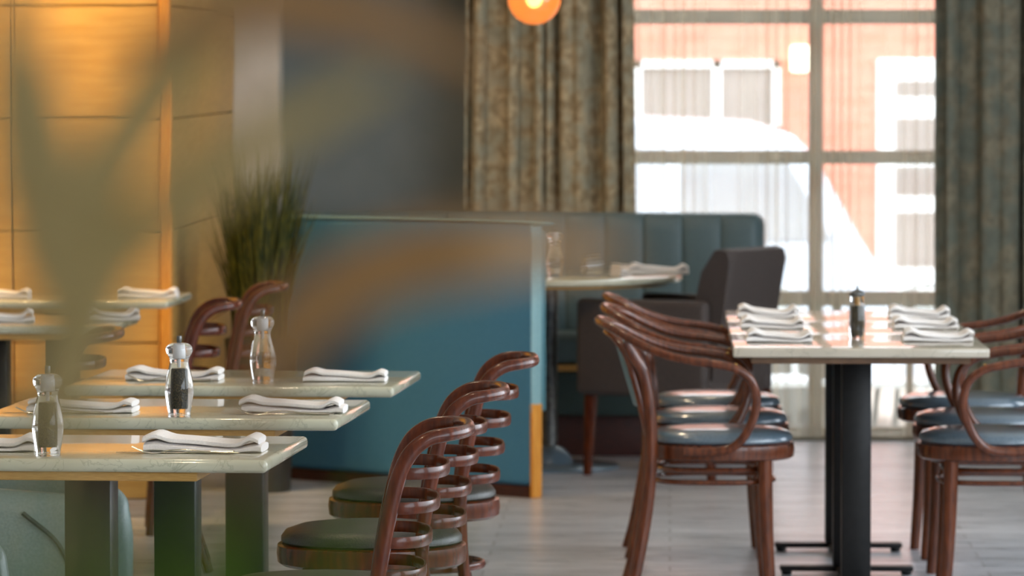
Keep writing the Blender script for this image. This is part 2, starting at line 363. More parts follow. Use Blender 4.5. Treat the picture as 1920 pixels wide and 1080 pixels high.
# ---------------------------------------------------------------- curtains
def curtain(name, x0, x1, y, folds, amp, m, z0=.02, z1=2.72, th=.004, seed=0, waist=0):
    rnd = random.Random(seed); ph = [rnd.uniform(-.9, .9) for _ in range(folds*2+3)]; am = [rnd.uniform(.55, 1.3) for _ in range(folds*2+3)]
    nu = folds*14; nv = 18
    def fn(u, v):
        z = z0+(z1-z0)*v; t = min(folds-.001, max(0, u*folds+.42*math.sin(2*PI*(u*1.9+seed*.37))*math.sin(PI*u)+.25*math.sin(2*PI*(u*4.3+seed*.61))*math.sin(PI*u))); i = int(t*2); a = am[i]*(1-(t*2-i))+am[i+1]*(t*2-i)
        p = ph[int(t)]*(1-(t-int(t)))+ph[int(t)+1]*(t-int(t))
        wv = math.sin(2*PI*t+p+.35*math.sin(v*3+seed))
        x = x0+(x1-x0)*(u+.10/folds*math.cos(4*PI*t+p))
        x += waist*(1-v)*(u-.5)
        return (x, y+amp*a*(wv+.28*math.sin(4*PI*t*1.03+1.7*p)+.12*math.sin(11*t+seed)), z)
    return MB().grid(fn, nu, nv).build(name, m, smooth=180, solid=th)
c1 = curtain('curtain', -.815, -.165, 19.17, 7, .036, M['curtain_beige'], seed=3, waist=.05)
tag(c1, 'mottled beige curtain hanging left of the window behind the banquette', 'curtain')
c2 = curtain('curtain', 1.03, 1.80, 19.15, 6, .044, M['curtain'], seed=8, waist=-.03)
tag(c2, 'mottled grey-green curtain hanging right of the window behind the right-hand chairs', 'curtain')
sh = curtain('sheer_curtain', -.24, 1.12, 19.30, 13, .018, M['sheer'], z1=2.6, th=0, seed=5)
tag(sh, 'translucent white sheer curtain hanging across the whole window', 'sheer curtain')

# ---------------------------------------------------------------- banquette with channelled back
path = cr([(-1.50, 19.0, 0), (-.9, 18.98, 0), (-.2, 18.95, 0), (.365, 18.88, 0)], 130)
def bq_pad():
    # arc length parameter, channel bulges 0.15 m wide
    L = [0]
    for a, b in zip(path[:-1], path[1:]): L.append(L[-1]+(b-a).length)
    T = L[-1]; nv = 14
    prof = [(0, .44), (-.028, .46), (-.03, .6), (-.03, .75), (-.03, .86), (-.024, .905), (-.008, .925), (.03, .932), (.075, .930), (.10, .92), (.112, .89), (.112, .7), (.112, .3), (.112, .02)]
    vs = []; fs = []
    for i, p in enumerate(path):
        t = (path[min(i+1, len(path)-1)]-path[max(i-1, 0)]).normalized(); nrm = Vector((-t.y, t.x, 0))
        ph = (L[i] % .155)/.155; bul = (abs(math.sin(PI*ph))**.22)
        e = min(1, (T-L[i])/.05); e = math.sqrt(max(0, 1-(1-e)**2)) if e < 1 else 1
        for d, z in prof:
            dd = d
            if d < .02 and z < .93: dd = d - .028*bul+.028
            zz = z if z < .5 else .5+(z-.5)*(.90+.10*e)
            dd = .04+(dd-.04)*(.35+.65*e)
            q = p+nrm*dd; vs.append((q.x, q.y, zz))
    m = len(prof)
    for i in range(len(path)-1):
        for k in range(m-1): fs.append((i*m+k, (i+1)*m+k, (i+1)*m+k+1, i*m+k+1))
        fs.append((i*m+m-1, (i+1)*m+m-1, (i+1)*m, i*m))
    fs.append(tuple(range(m))); fs.append(tuple((len(path)-1)*m+k for k in range(m-1, -1, -1)))
    return MB().add(vs, fs)
bq = empty('banquette', (0, 0, 0)); tag(bq, 'long teal banquette with vertical channel stitching below the window', 'banquette')
bq_pad().build('backrest', M['green'], bq, smooth=60)
def band(x0, x1, y0, y1, z0, z1, bev): return MB().box(x0, x1, y0, y1, z0, z1, bev, 3)
band(-1.45, .30, 18.46, 18.93, .36, .47, .035).build('seat_cushion', M['green'], bq)
band(-1.45, .29, 18.455, 18.9, .335, .358, .004).build('seat_rail', M['oakedge'], bq)
band(-1.45, .29, 18.50, 18.95, .16, .335, .01).build('seat_front', M['seam'], bq)
band(-1.45, .28, 18.54, 18.95, 0, .16, .004).build('plinth', M['darkwood'], bq)

# ---------------------------------------------------------------- booth partition
pa, pbb = Vector((-.445, 16.72)), Vector((-1.50, 17.62)); d = (pbb-pa); Lp = d.length; ang = math.atan2(d.y, d.x)
pt = empty('booth_partition', (pa.x, pa.y, 0), ang)   # local +x runs along the panel to the left, -y is its back side
tag(pt, 'tall blue-teal upholstered booth divider standing behind the ladder-back chairs', 'booth divider')
MB().box(.0, Lp, -.0, .055, .04, .955, .026, 5).build('panel', M['teal'], pt)
pp = cr([(.004, .028, .30), (.004, .028, .90), (.012, .028, .945), (.05, .028, .958), (Lp-.03, .028, .958)], 8)
MB().sweep(pp, .028, .006, up=(1, 0, 0), seg=10).build('edge_piping', M['tealtrim'], pt)
MB().box(.004, .05, -.028, -.001, .30, .93, .012, 3).build('end_pad', M['tealpad'], pt)
MB().box(-.003, .012, .004, .054, 0, .33, .003, 1).build('corner_trim', M['orangewood'], pt)
MB().box(.02, Lp-.02, .005, .05, 0, .04).build('plinth', M['darkwood'], pt, smooth=0)

# round booth table
rt = empty('round_table', (-.45, 18.0, 0)); tag(rt, 'round booth table with pale top and thin steel pole, half hidden by the divider', 'table')
MB().lathe([(0, .700), (.47, .700), (.495, .706), (.5, .715), (.498, .727), (.49, .73), (0, .73)], 64).build('tabletop', M['marble'], rt)
MB().lathe([(.0, .69), (.44, .69), (.45, .70), (0, .70)], 48).build('top_edge', M['oakedge'], rt)
MB().lathe([(.028, .03), (.028, .69)], 20).build('pole', M['nut'], rt)
MB().lathe([(0, 0), (.26, 0), (.262, .008), (.255, .014), (.09, .02), (.075, .05), (.05, .075), (.028, .085), (0, .085)], 48).build('base_disc', M['vinyl'], rt)

# ---------------------------------------------------------------- upholstered armchair at the booth
uc = empty('upholstered_armchair', (.035, 17.74, 0), -.5); tag(uc, 'dark brown-grey upholstered armchair pulled up to the round booth table', 'armchair')
bk = MB()
prof = [(.19, .44), (.21, .6), (.255, .76), (.305, .825), (.318, .842), (.345, .845), (.375, .835), (.385, .80), (.350, .60), (.305, .40), (.29, .30), (.19, .30)]
ys = [(-.232, .90), (-.218, .985), (-.185, 1), (0, .975), (.185, 1), (.218, .985), (.232, .90)]
vs = []; fs = []; m_ = len(prof)
for y, sc in ys:
    for x, z in prof: vs.append((.24+(x-.29)*sc, y*(.88+.16*(z-.3)), .3+(z-.3)*(sc*.06+.94)))
for i in range(len(ys)-1):
    for k in range(m_): fs.append((i*m_+k, i*m_+(k+1) % m_, (i+1)*m_+(k+1) % m_, (i+1)*m_+k))
fs += [tuple(range(m_)), tuple(range(len(vs)-1, len(vs)-m_-1, -1))]
bk.add(vs, fs).build('backrest', M['brownfab'], uc)
MB().box(-.25, .19, -.2, .2, .36, .46, .04, 3).build('seat_cushion', M['brownfab'], uc)
MB().box(-.28, .25, -.22, .22, .30, .37, .02, 3).build('seat_base', M['brownfab'], uc)
for s in (-1, 1):
    MB().box(-.29, .25, s*.245-.028, s*.245+.028, .30, .655, .022, 3).build('armrest', M['brownfab'], uc)
for x, y in ((-.25, -.22), (-.25, .22), (.24, -.22), (.24, .22)):
    zb = 0
    MB().sweep([(x, y, .31), (x*1.06, y*1.02, zb)], [.022, .014], seg=10, n=4).build('leg', M['mahog'], uc)

# ---------------------------------------------------------------- bentwood ladder-back side chair (rear = +x)
def ladder_chair():
    r = empty('ladder_back_chair')
    MB().lathe([(.0, .415), (.195, .415), (.205, .422), (.207, .44), (.205, .458), (.197, .462), (0, .462)], 48, n=2.25).build('seat_frame', M['mahog'], r)
    MB().lathe([(0, .46), (.188, .46), (.197, .467), (.197, .476), (.188, .488), (.16, .498), (.11, .504), (.05, .507), (0.001, .508)], 48, n=2.25).build('seat_pad', M['leather'], r)
    for s in (-1, 1):
        MB().sweep(cr([(-.13, s*.135, .42), (-.14, s*.145, .2), (-.155, s*.158, 0)], 6), lerps([.018, .013], 13), seg=12).build('leg', M['mahog'], r)
        MB().sweep(cr([(.108, s*.176, .46), (.118, s*.176, .3), (.15, s*.18, .14), (.195, s*.186, 0)], 6), lerps([.016, .013], 19), lerps([.018, .014], 19), seg=12, n=2.6).build('leg', M['mahog'], r)
    half = [(.108, -.178, .42), (.112, -.180, .50), (.124, -.181, .58), (.140, -.180, .66), (.155, -.178, .715), (.178, -.175, .758), (.212, -.170, .783), (.248, -.158, .790), (.274, -.122, .792), (.287, -.065, .793)]
    pts = cr(half+[(.290, 0, .793)]+[(x, -y, z) for x, y, z in reversed(half)], 6); n = len(pts)
    b = MB().sweep(pts, lerps([.012, .012, .012, .0115, .011, .0115, .012, .012, .012], n), lerps([.0155, .0155, .015, .013, .012, .013, .015, .0155, .0155], n), up=(1, 0, 0), seg=14, n=2.6)
    b.build('back_hoop', M['mahog'], r)
    for h, px in ((.716, .160), (.650, .141), (.583, .126), (.517, .115)):
        hs = [(px, -.176, h), (px+.036, -.170, h), (px+.067, -.140, h), (px+.084, -.080, h)]
        p = cr(hs+[(px+.089, 0, h)]+[(x, -y, z) for x, y, z in reversed(hs)], 6)
        MB().sweep(p, .0036, .0115, seg=12, n=3.5).build('slat', M['mahog'], r)
    ringp = cr([(.165*math.cos(a), .165*math.sin(a), .30) for a in [2*PI*i/12 for i in range(12)]], 4, True)
    MB().sweep(ringp, .008, .010, seg=8, closed=True).build('stretcher', M['mahog'], r)
    return r
lc = ladder_chair()
LC = [(-.680, 9.30, .05, 'nearest mahogany ladder-back chair with curved slats, in sharp focus'),
      (-.649, 10.40, .05, 'middle mahogany ladder-back chair of the three in front of the blue divider'),
      (-.616, 11.52, .05, 'farthest mahogany ladder-back chair of the three in front of the blue divider'),
      (-1.58, 14.30, .12, 'ladder-back chair behind the glass mills, its hoop lower and left of the next one'),
      (-1.53, 15.45, .12, 'ladder-back chair nearest the tall grass planter, hoop topmost on the left'),
      (-1.75, 12.66, .05, 'ladder-back chair at far left, only its shiny slat ends showing beside the timber wall')]
for i, (x, y, rz, lb) in enumerate(LC):
    place(lc, i, (x, y, 0), rz, lb, 'chair', 'ladder-back chairs')

# ---------------------------------------------------------------- bentwood armchair (rear = +x)
def arm_chair():
    r = empty('bentwood_armchair'); w = M['mahog2']
    MB().lathe([(.0, .415), (.195, .415), (.203, .42), (.205, .437), (.203, .455), (.195, .46), (0, .46)], 48, n=2.5).build('seat_frame', w, r)
    MB().lathe([(0, .458), (.19, .458), (.199, .466), (.199, .474), (.19, .486), (.16, .495), (.11, .5), (0.001, .503)], 48, n=2.5).build('seat_pad', M['vinyl'], r)
    half = [(.11, -.213, .445), (.04, -.216, .445), (-.02, -.222, .455), (-.06, -.232, .495), (-.085, -.245, .56), (-.085, -.256, .61), (-.068, -.262, .648), (-.03, -.266, .675), (.03, -.266, .689), (.10, -.262, .698), (.17, -.25, .715), (.235, -.222, .742), (.29, -.17, .772), (.33, -.09, .79)]
    pts = cr(half+[(.342, 0, .795)]+[(x, -y, z) for x, y, z in reversed(half)], 6)
    MB().sweep(pts, .0118, .0125, seg=14).build('arm_rail', w, r)
    for s in (-1, 1):
        MB().sweep(cr([(-.115, s*.15, .42), (-.122, s*.157, .2), (-.135, s*.165, 0)], 6), lerps([.021, .015], 13), seg=12, n=2.6).build('leg', w, r)
        MB().sweep(cr([(.27, s*.185, 0), (.24, s*.175, .11), (.205, s*.165, .32), (.198, s*.162, .50), (.215, s*.166, .64), (.245, s*.178, .70), (.272, s*.184, .745)], 6), lerps([.015, .018, .018, .016, .013], 37), seg=12).build('leg', w, r)
    for s in (-1, 1): MB().lathe([(.0005, -.002), (.0045, -.002), (.005, .0005), (.003, .002), (.0005, .0025)], 12).build('screw', M['brass'], r, loc=(-.03, s*.2655, .6885))
    # padded back between the rear posts
    def fn(u, v):
        y = (u-.5)*.29; z = .56+.17*v; x = .222+.05*v+.022*(1-(2*u-1)**2)
        return (x, y, z)
    MB().grid(fn, 14, 10).build('back_pad', M['tealpad'], r, smooth=60, solid=.022)
    lp = cr([(.20, -.155, .47), (.232, -.16, .6), (.262, -.15, .70), (.297, -.09, .752), (.318, 0, .765), (.297, .09, .752), (.262, .15, .70), (.232, .16, .6), (.20, .155, .47)], 6)
    MB().sweep(lp, .009, .012, seg=10).build('inner_hoop', w, r)
    for h in (.355, .388):
        k = 1 if h < .37 else .93
        ringp = cr([(.165*k*math.cos(a)*(abs(math.cos(a))**3+abs(math.sin(a))**3)**(-1/3)+.02, .165*k*math.sin(a)*(abs(math.cos(a))**3+abs(math.sin(a))**3)**(-1/3), h) for a in [2*PI*i/16 for i in range(16)]], 3, True)
        MB().sweep(ringp, .0075, .0075, seg=8, closed=True).build('stretcher', w, r)
    return r
ac = arm_chair()
AC = [(.141, 13.35, PI+.03, 'nearest bentwood armchair on the left side of the right-hand tables'),
      (.145, 14.08, PI-.02, 'middle bentwood armchair on the left side of the right-hand tables'),
      (.140, 14.80, PI+.03, 'farthest bentwood armchair on the left side of the right-hand tables, beside the dark armchair'),
      (.892, 13.35, -.02, 'nearest bentwood armchair on the right side of the right-hand tables'),
      (.914, 14.05, .03, 'middle bentwood armchair on the right side of the right-hand tables'),
      (.905, 14.78, .05, 'farthest bentwood armchair on the right side, before the grey-green curtain')]
for i, (x, y, rz, lb) in enumerate(AC): place(ac, i, (x, y, 0), rz, lb, 'armchair', 'bentwood armchairs')

# ---------------------------------------------------------------- tables
def rtable(name, wx, wy, th, colw, arm, under, top='marble', board='oakedge', bev=.0105):
    r = empty(name)
    t = MB().box(-wx/2, wx/2, -wy/2, wy/2, .73-th, .73, bev, 4).build('tabletop', M[top], r)
    MB().box(-wx/2+under, wx/2-under, -wy/2+.02, wy/2-.02, .73-th-.018, .73-th, .002, 1).build('underboard', M[board], r)
    MB().lathe([(0, .73-th-.032), (.11, .73-th-.032), (.19, .73-th-.018), (0, .73-th-.018)], 32, sy=.8).build('mounting_plate', M['black'], r)
    MB().box(-colw/2, colw/2, -colw/2, colw/2, .03, .73-th-.03, .004, 2).build('column', M['black'], r)
    b = MB().box(-arm, arm, -.03, .03, .012, .028, .004, 1).box(-.03, .03, -arm, arm, .012, .0285, .004, 1)
    for sx, sy in ((1, 0), (-1, 0), (0, 1), (0, -1)): b.lathe([(.014, 0), (.016, .004), (.016, .013)], 12, c=(sx*(arm-.02), sy*(arm-.02)))
    b.build('cross_base', M['black'], r); return r
lt = rtable('marble_table', .80, .63, .026, .094, .22, .14)  # amber tone of these underboards includes reflected warm light
LT = [(-1.165, 9.61, -.052, 'nearest marble-topped table at the lower left, on a square black column'),
      (-1.105, 10.72, -.052, 'marble-topped table second from the front in the left row'),
      (-1.045, 11.80, -.052, 'marble-topped table third from the front in the left row, under an empty-looking mill'),
      (-2.06, 14.55, -.03, 'blurred marble-topped table on the far left beyond the front row'),
      (-2.05, 16.12, -.03, 'farthest marble-topped table on the left, close to the timber wall')]
for i, (x, y, rz, lb) in enumerate(LT): place(lt, i, (x, y, 0), rz, lb, 'table', 'marble tables in the left rows')
rt2 = rtable('marble_table', .70, .698, .026, .082, .197, .05, 'marble_warm', 'brownboard', .005)
for i, (y, lb) in enumerate(((13.47, 'nearest of the three marble tables pushed together by the window, with the dark mill'),
                             (14.17, 'middle of the three marble tables pushed together by the window'),
                             (14.87, 'farthest of the three marble tables pushed together by the window'))):
    place(rt2, i, (.522, y, 0), 0, lb, 'table', 'marble tables pushed together at right')

# ---------------------------------------------------------------- tub armchairs at lower left
def tub_chair():
    r = empty('tub_armchair')       # opens towards +x
    # one arm/back roll: fat rounded U
    p = cr([(.315, -.262, .365), (.305, -.262, .365), (.28, -.263, .365), (.23, -.265, .362), (.0, -.28, .365), (-.22, -.24, .40), (-.33, -.0, .42), (-.22, .24, .40), (.0, .28, .365), (.23, .265, .362), (.28, .263, .365), (.305, .262, .365), (.315, .262, .365)], 6); n = len(p)
    MB().sweep(p, lerps([.012, .03, .045, .056, .062, .062, .062, .062, .062, .056, .045, .03, .012], n), lerps([.06, .12, .165, .195, .215, .24, .26, .24, .215, .195, .165, .12, .06], n), seg=24, n=2.6).build('shell', M['tub'], r)
    MB().box(-.26, .27, -.23, .23, .30, .45, .05, 4).build('seat_cushion', M['tub'], r)
    MB().box(-.24, .22, -.22, .22, .16, .30, .03, 3).build('seat_base', M['tub'], r)
    for s in (-1, 1):
        c = cr([(.225, s*.322, .20), (.245, s*.322, .36), (.22, s*.324, .45), (.14, s*.322, .52)], 6)
        MB().sweep(c, .005, seg=8).build('seam', M['seam'], r)
    for x in (-.2, .2):
        for y in (-.2, .2): MB().sweep([(x, y, .18), (x*1.1, y*1.1, 0)], [.02, .014], seg=10).build('leg', M['mahog'], r)
    return r
tc = tub_chair()
place(tc, 0, (-1.665, 9.50, 0), .0, 'grey-teal leather tub armchair under the nearest left table, cut by the frame edge', 'armchair', 'tub armchairs')
place(tc, 1, (-1.555, 10.75, 0), .0, 'grey-teal leather tub armchair showing between the first two black columns', 'armchair', 'tub armchairs')

# ---------------------------------------------------------------- mills
def mill(fill, fname, top=.100):
    r = empty('pepper_mill' if fname == 'peppercorns' else 'salt_mill')
    outer = [(0, 0), (.023, 0), (.0245, .002), (.025, .010), (.0285, .030), (.0312, .052), (.0305, .072), (.026, .096), (.0215, .114), (.0205, .122), (.0225, .130), (.028, .140), (.0295, .147), (.0275, .154), (.019, .160), (.008, .1615), (0, .1615)]
    sc = [(a.x, a.y) for a in cr([(x, z, 0) for x, z in outer], 3)]
    MB().lathe([(max(x, 0.0002), z) for x, z in sc], 40).build('body', M['glass'], r, smooth=60)
    MB().lathe([(.0005, .018), (.0120, .018), (.0128, .022), (.0132, .018+(top-.018)*.5), (.0125, top), (.0115, top+.003), (.0005, top+.004)], 24).build(fname, fill, r)['kind'] = 'stuff'
    MB().lathe([(.0025, .106), (.0025, .128), (.009, .129), (.010, .133), (.0095, .152), (.003, .153)], 20).build('grinder_shaft', M['white'], r)
    MB().lathe([(.0048, .1618), (.0055, .163), (.0055, .175), (.005, .1765), (.001, .1768)], 16).build('knob', M['nut'], r)
    return r
pm = mill(M['pepper'], 'peppercorns')
pm_spots = [((-1.222, 9.375), 'clear mill of dark peppercorns on the nearest left table, by the frame edge'),
            ((-1.074, 10.46), 'clear mill of dark peppercorns standing on the second table of the left row')]
for i, ((x, y), lb) in enumerate(pm_spots): place(pm, i, (x, y, .7302), .4*i, lb, 'pepper mill', 'clear mills on the left tables')
sm = mill(M['salt'], 'salt', .034)
sm_spots = [((-.987, 11.60), 'almost empty clear mill on the third table of the left row'),
            ((-1.985, 16.12), 'blurred clear mill on the farthest left table before the timber wall'),
            ((-.428, 17.72), 'clear mill on the round booth table right beside the divider edge')]
for i, ((x, y), lb) in enumerate(sm_spots): place(sm, i, (x, y, .7302), .3*i, lb, 'salt mill', 'clear mills on the tables behind')
# slim mill with metal cap on the right-hand tables
sm2 = empty('pepper_mill', (.531, 13.64, .7302)); tag(sm2, 'slim glass pepper mill with pointed metal cap on the tables by the window', 'pepper mill')
MB().lathe([(.0003, 0), (.021, 0), (.022, .003), (.023, .02), (.0235, .05), (.0215, .09), (.019, .112), (.0205, .118), (.0003, .118)], 32).build('body', M['glass'], sm2)
MB().lathe([(.0005, .006), (.0125, .006), (.0125, .092), (.0005, .092)], 20).build('peppercorns', M['pepper'], sm2)['kind'] = 'stuff'
MB().lathe([(.006, .093), (.006, .1175)], 12).build('grinder_shaft', M['oakedge'], sm2)
MB().lathe([(.0005, .1185), (.0215, .1185), (.0235, .122), (.023, .128), (.014, .134), (.004, .138), (.002, .148), (.0005, .149)], 24).build('cap', M['nut'], sm2)

# ---------------------------------------------------------------- napkins
def napkin(w, dd, layers, seed, puff=1.0, ends=(1, 1)):
    """folded linen: several rolled-edge folds stacked, ends lifted"""
    rnd = random.Random(seed); b = MB(); z = 0; t = .0255/layers*puff
    for k in range(layers):
        sh_ = rnd.uniform(-.004, .004); w2 = w*(1-.015*k); d2 = dd*(1-.05*k); a1 = rnd.uniform(0, 6)
        nu, seg = 26, 14; vs = []; fs = []
        for i in range(nu+1):
            u = i/nu; x = (u-.5)*w2+sh_
            lift = puff*(.004*math.sin(u*5.2+a1*.2)+.5*t*(ends[0]*math.exp(-((u-.09)/.10)**2)+ends[1]*1.25*math.exp(-((u-.93)/.08)**2))*(k+1)/layers*1.6)
            dp = d2*(1-.10*math.exp(-((u-.5)/.3)**2)+.05*math.sin(7*u+a1))
            for q in range(seg):
                a = 2*PI*q/seg; ca, sa = math.cos(a), math.sin(a); e = (abs(ca)**4+abs(sa)**4)**(-.25)
                y = dp/2*ca*e; zz = z+t/2+t/2*sa*e*1.02
                zz += lift*(.5+.5*math.sin(a) if k == 0 else 1)
                vs.append((x, y, max(.0004, zz)))
        for i in range(nu):
            for q in range(seg): fs.append((i*seg+q, i*seg+(q+1) % seg, (i+1)*seg+(q+1) % seg, (i+1)*seg+q))
        fs.append(tuple(range(seg))); fs.append(tuple(nu*seg+q for q in range(seg-1, -1, -1)))
        b.add(vs, fs); z += t*.92
    return b
NAP = [  # x, y, rz, w, d, layers, puff, label
 (-.925, 9.50, -.05, .235, .12, 2, 1.05, 'folded white napkin behind the sharp fork on the nearest left table'),
 (-1.375, 9.50, .06, .23, .12, 2, 1.0, 'folded white napkin cut by the left frame edge on the nearest table'),
 (-.835, 10.60, -.03, .225, .12, 2, 1.0, 'folded white napkin at the right end of the second left table'),
 (-1.30, 10.60, -.05, .235, .12, 2, .9, 'folded white napkin left of the middle mill on the second left table'),
 (-.790, 11.68, -.02, .20, .11, 2, .9, 'folded white napkin at the right end of the third left table'),
 (-1.215, 11.72, -.05, .23, .12, 2, .9, 'folded white napkin behind the middle mill on the third left table'),
 (-1.755, 16.05, 0, .20, .12, 2, 1.0, 'white napkin on the farthest left table, in front of the timber wall'),
 (-2.24, 16.0, 0, .20, .12, 2, 1.0, 'white napkin at the left frame edge on the farthest left table'),
 (-1.70, 14.55, .3, .16, .11, 2, 1.1, 'blurred white napkin on the right corner of the table behind the front row'),
 (-2.02, 14.45, .1, .20, .12, 2, 1.1, 'blurred white napkin by the left frame edge on the table behind the front row'),
 (-.045, 17.98, .05, .22, .15, 2, 1.1, 'white napkin on the round booth table above the dark armchair'),
 (.305, 13.47, .0, .185, .20, 2, .95, 'white napkin at the left front of the tables pushed together'),
 (.300, 14.17, .0, .185, .17, 2, 1.0, 'white napkin at the left middle of the tables pushed together'),
 (.300, 14.80, .0, .185, .17, 2, 1.05, 'white napkin at the left back of the tables pushed together'),
 (.752, 13.50, .0, .195, .17, 2, .95, 'white napkin at the right front of the tables pushed together'),
 (.748, 14.17, .0, .19, .17, 2, 1.0, 'white napkin at the right middle of the tables pushed together'),
 (.765, 14.78, .0, .185, .17, 2, 1.05, 'white napkin at the right back of the tables pushed together')]
for i, (x, y, rz, w, dd, ly, pf, lb) in enumerate(NAP):
    o = napkin(w, dd, ly, i, pf).build('napkin', M['linen'], None, smooth=50, loc=(x, y, .7304), rz=rz)
    tag(o, lb, 'napkin', 'folded white napkins')

# ---------------------------------------------------------------- cutlery (handle to +x)
def fork():
    b = MB(); n = 19
    p = cr([(.105, 0, .0035), (.06, 0, .0045), (.0, 0, .010), (-.035, 0, .0085), (-.055, 0, .0035), (-.07, 0, .0025)], 4)
    b.sweep(p, lerps([.0075, .006, .0035, .003, .009, .011], len(p)), .0011, seg=10, n=3)
    for k in (-1.5, -.5, .5, 1.5):
        q = cr([(-.068, k*.0058, .0026), (-.085, k*.006, .006), (-.108, k*.0058, .016)], 4); b.sweep(q, .0016, .0009, seg=8)
    return b
def knife():
    b = MB()
    p = [(.11, 0, .003), (.06, 0, .0034), (.02, 0, .003), (.01, 0, .002), (-.05, -.001, .002), (-.10, 0, .002), (-.125, .003, .002)]
    b.sweep(p, [.006, .0075, .0055, .006, .0095, .008, .002], [.003, .0032, .0026, .0013, .0010, .0009, .0006], seg=12, n=3); return b
CUT = [((-.940, 9.415), .0, 'the nearest left table, right-hand place'), ((-.830, 10.50), .0, 'the second left table, right-hand place'),
       ((-1.32, 10.52), .05, 'the second left table, left-hand place'), ((-1.20, 11.64), -.05, 'the third left table, left-hand place')]
f0 = fork().build('fork', M['steel'], None, smooth=50); k0 = knife().build('knife', M['steel'], None, smooth=50)
for i, ((x, y), rz, lb) in enumerate(CUT):
    f = f0 if i == 0 else f0.copy(); k = k0 if i == 0 else k0.copy()
    if i: COL.objects.link(f); COL.objects.link(k)
    f.location = (x-.012, y-.008, .7302); f.rotation_euler.z = rz+.02; tag(f, 'steel fork lying in front of the napkin on '+lb, 'fork', 'steel forks')
    k.location = (x-.03, y+.02-.045*0, .7302); k.rotation_euler.z = rz-.01; tag(k, 'steel knife lying between fork and napkin on '+lb, 'knife', 'steel knives')
# glassware lying on the booth table
gl = MB()
prof = cr([(.0, 0, 0), (.030, .002, 0), (.034, .012, 0), (.037, .05, 0), (.033, .075, 0)], 4)
gl.lathe([(max(p.x, .0003), p.y) for p in prof]+[(.031, .075), (.034, .05), (.031, .012), (.0003, .006)], 32)
g = gl.build('tumbler', M['glass'], None); g.location = (-.33, 17.87, .7645); g.rotation_euler = (0, PI/2-.05, .3)
g.location.z = .7302+.0375
tag(g, 'clear glass tumbler lying on its side on the round booth table', 'glass')
t2 = napkin(.05, .09, 3, 33, 1.2).build('napkin', M['linen'], None, smooth=50, loc=(-.185, 17.86, .7304), rz=.5)
tag(t2, 'small folded white cloth at the middle of the round booth table', 'napkin', 'folded white napkins')

# ---------------------------------------------------------------- grass in tall planter
gp = empty('potted_grass', (-1.45, 16.95, 0)); tag(gp, 'tall clump of dark green ornamental grass in a dark planter by the timber wall', 'potted plant')
MB().lathe([(0, 0), (.10, 0), (.105, .01), (.125, .50), (.13, .54), (.12, .545), (.115, .52), (0, .52)], 32).build('planter', M['planter'], gp)
MB().lathe([(0, .50), (.114, .50), (.112, .525), (0, .53)], 24).build('soil', M['soil'], gp)
gb = MB(); rnd = random.Random(4)
for i in range(900):
    a = rnd.uniform(0, 2*PI); r0 = .10*math.sqrt(rnd.random()); h = rnd.uniform(.40, .76)*(1-.2*rnd.random()); lean = rnd.uniform(.0, .115)*(.4+r0/.1)
    a2 = a+rnd.uniform(-.6, .6); bx, by = r0*math.cos(a), r0*math.sin(a); ww = rnd.uniform(.002, .0042); px_, py_ = -math.sin(a2+rnd.uniform(-1, 1)), math.cos(a2)
    vs = []
    for k in range(6):
        t = k/5; l_ = lean*(t**1.7); q = ww*(1-t**2.5)+.0003
        x = bx+l_*math.cos(a2); y = by+l_*math.sin(a2); z = .52+h*t
        vs += [(x-px_*q, y-py_*q, z), (x+px_*q, y+py_*q, z+.001)]
    gb.add(vs, [(2*k, 2*k+1, 2*k+3, 2*k+2) for k in range(5)])
go = gb.build('grass_blades', M['grass'], gp, smooth=180); go['kind'] = 'stuff'

# ---------------------------------------------------------------- pendant lamp
pl = empty('pendant_lamp', (-.505, 17.8, 1.76)); tag(pl, 'amber glass globe pendant lamp hanging before the left curtain', 'pendant lamp')
bm = bmesh.new(); bmesh.ops.create_uvsphere(bm, u_segments=40, v_segments=24, radius=.098); bm.verts.index_update()
MB().add([v.co[:] for v in bm.verts], [[v.index for v in f.verts] for f in bm.faces]).build('globe', M['amberglass'], pl, smooth=180)
bm.free(); bm = bmesh.new(); bmesh.ops.create_uvsphere(bm, u_segments=24, v_segments=14, radius=.03); bm.verts.index_update()
MB().add([(v.co.x, v.co.y, v.co.z*1.2) for v in bm.verts], [[v.index for v in f.verts] for f in bm.faces]).build('bulb', M['bulb'], pl, smooth=180); bm.free()
MB().lathe([(.02, .035), (.022, .04), (.022, .11), (.006, .125)], 20).build('lamp_holder', M['nut'], pl)
MB().lathe([(.003, .12), (.003, 1.0)], 8).build('cord', M['black'], pl)
MB().lathe([(.0, 1.0), (.06, 1.0), (.055, 1.024), (0, 1.024)], 24).build('ceiling_rose', M['nut'], pl)
pg = light('pendant_glow', 'POINT', (-.505, 17.8, 1.76), (0, 0, 0), 2.4, (1, .5, .2), shadow_soft_size=.03)

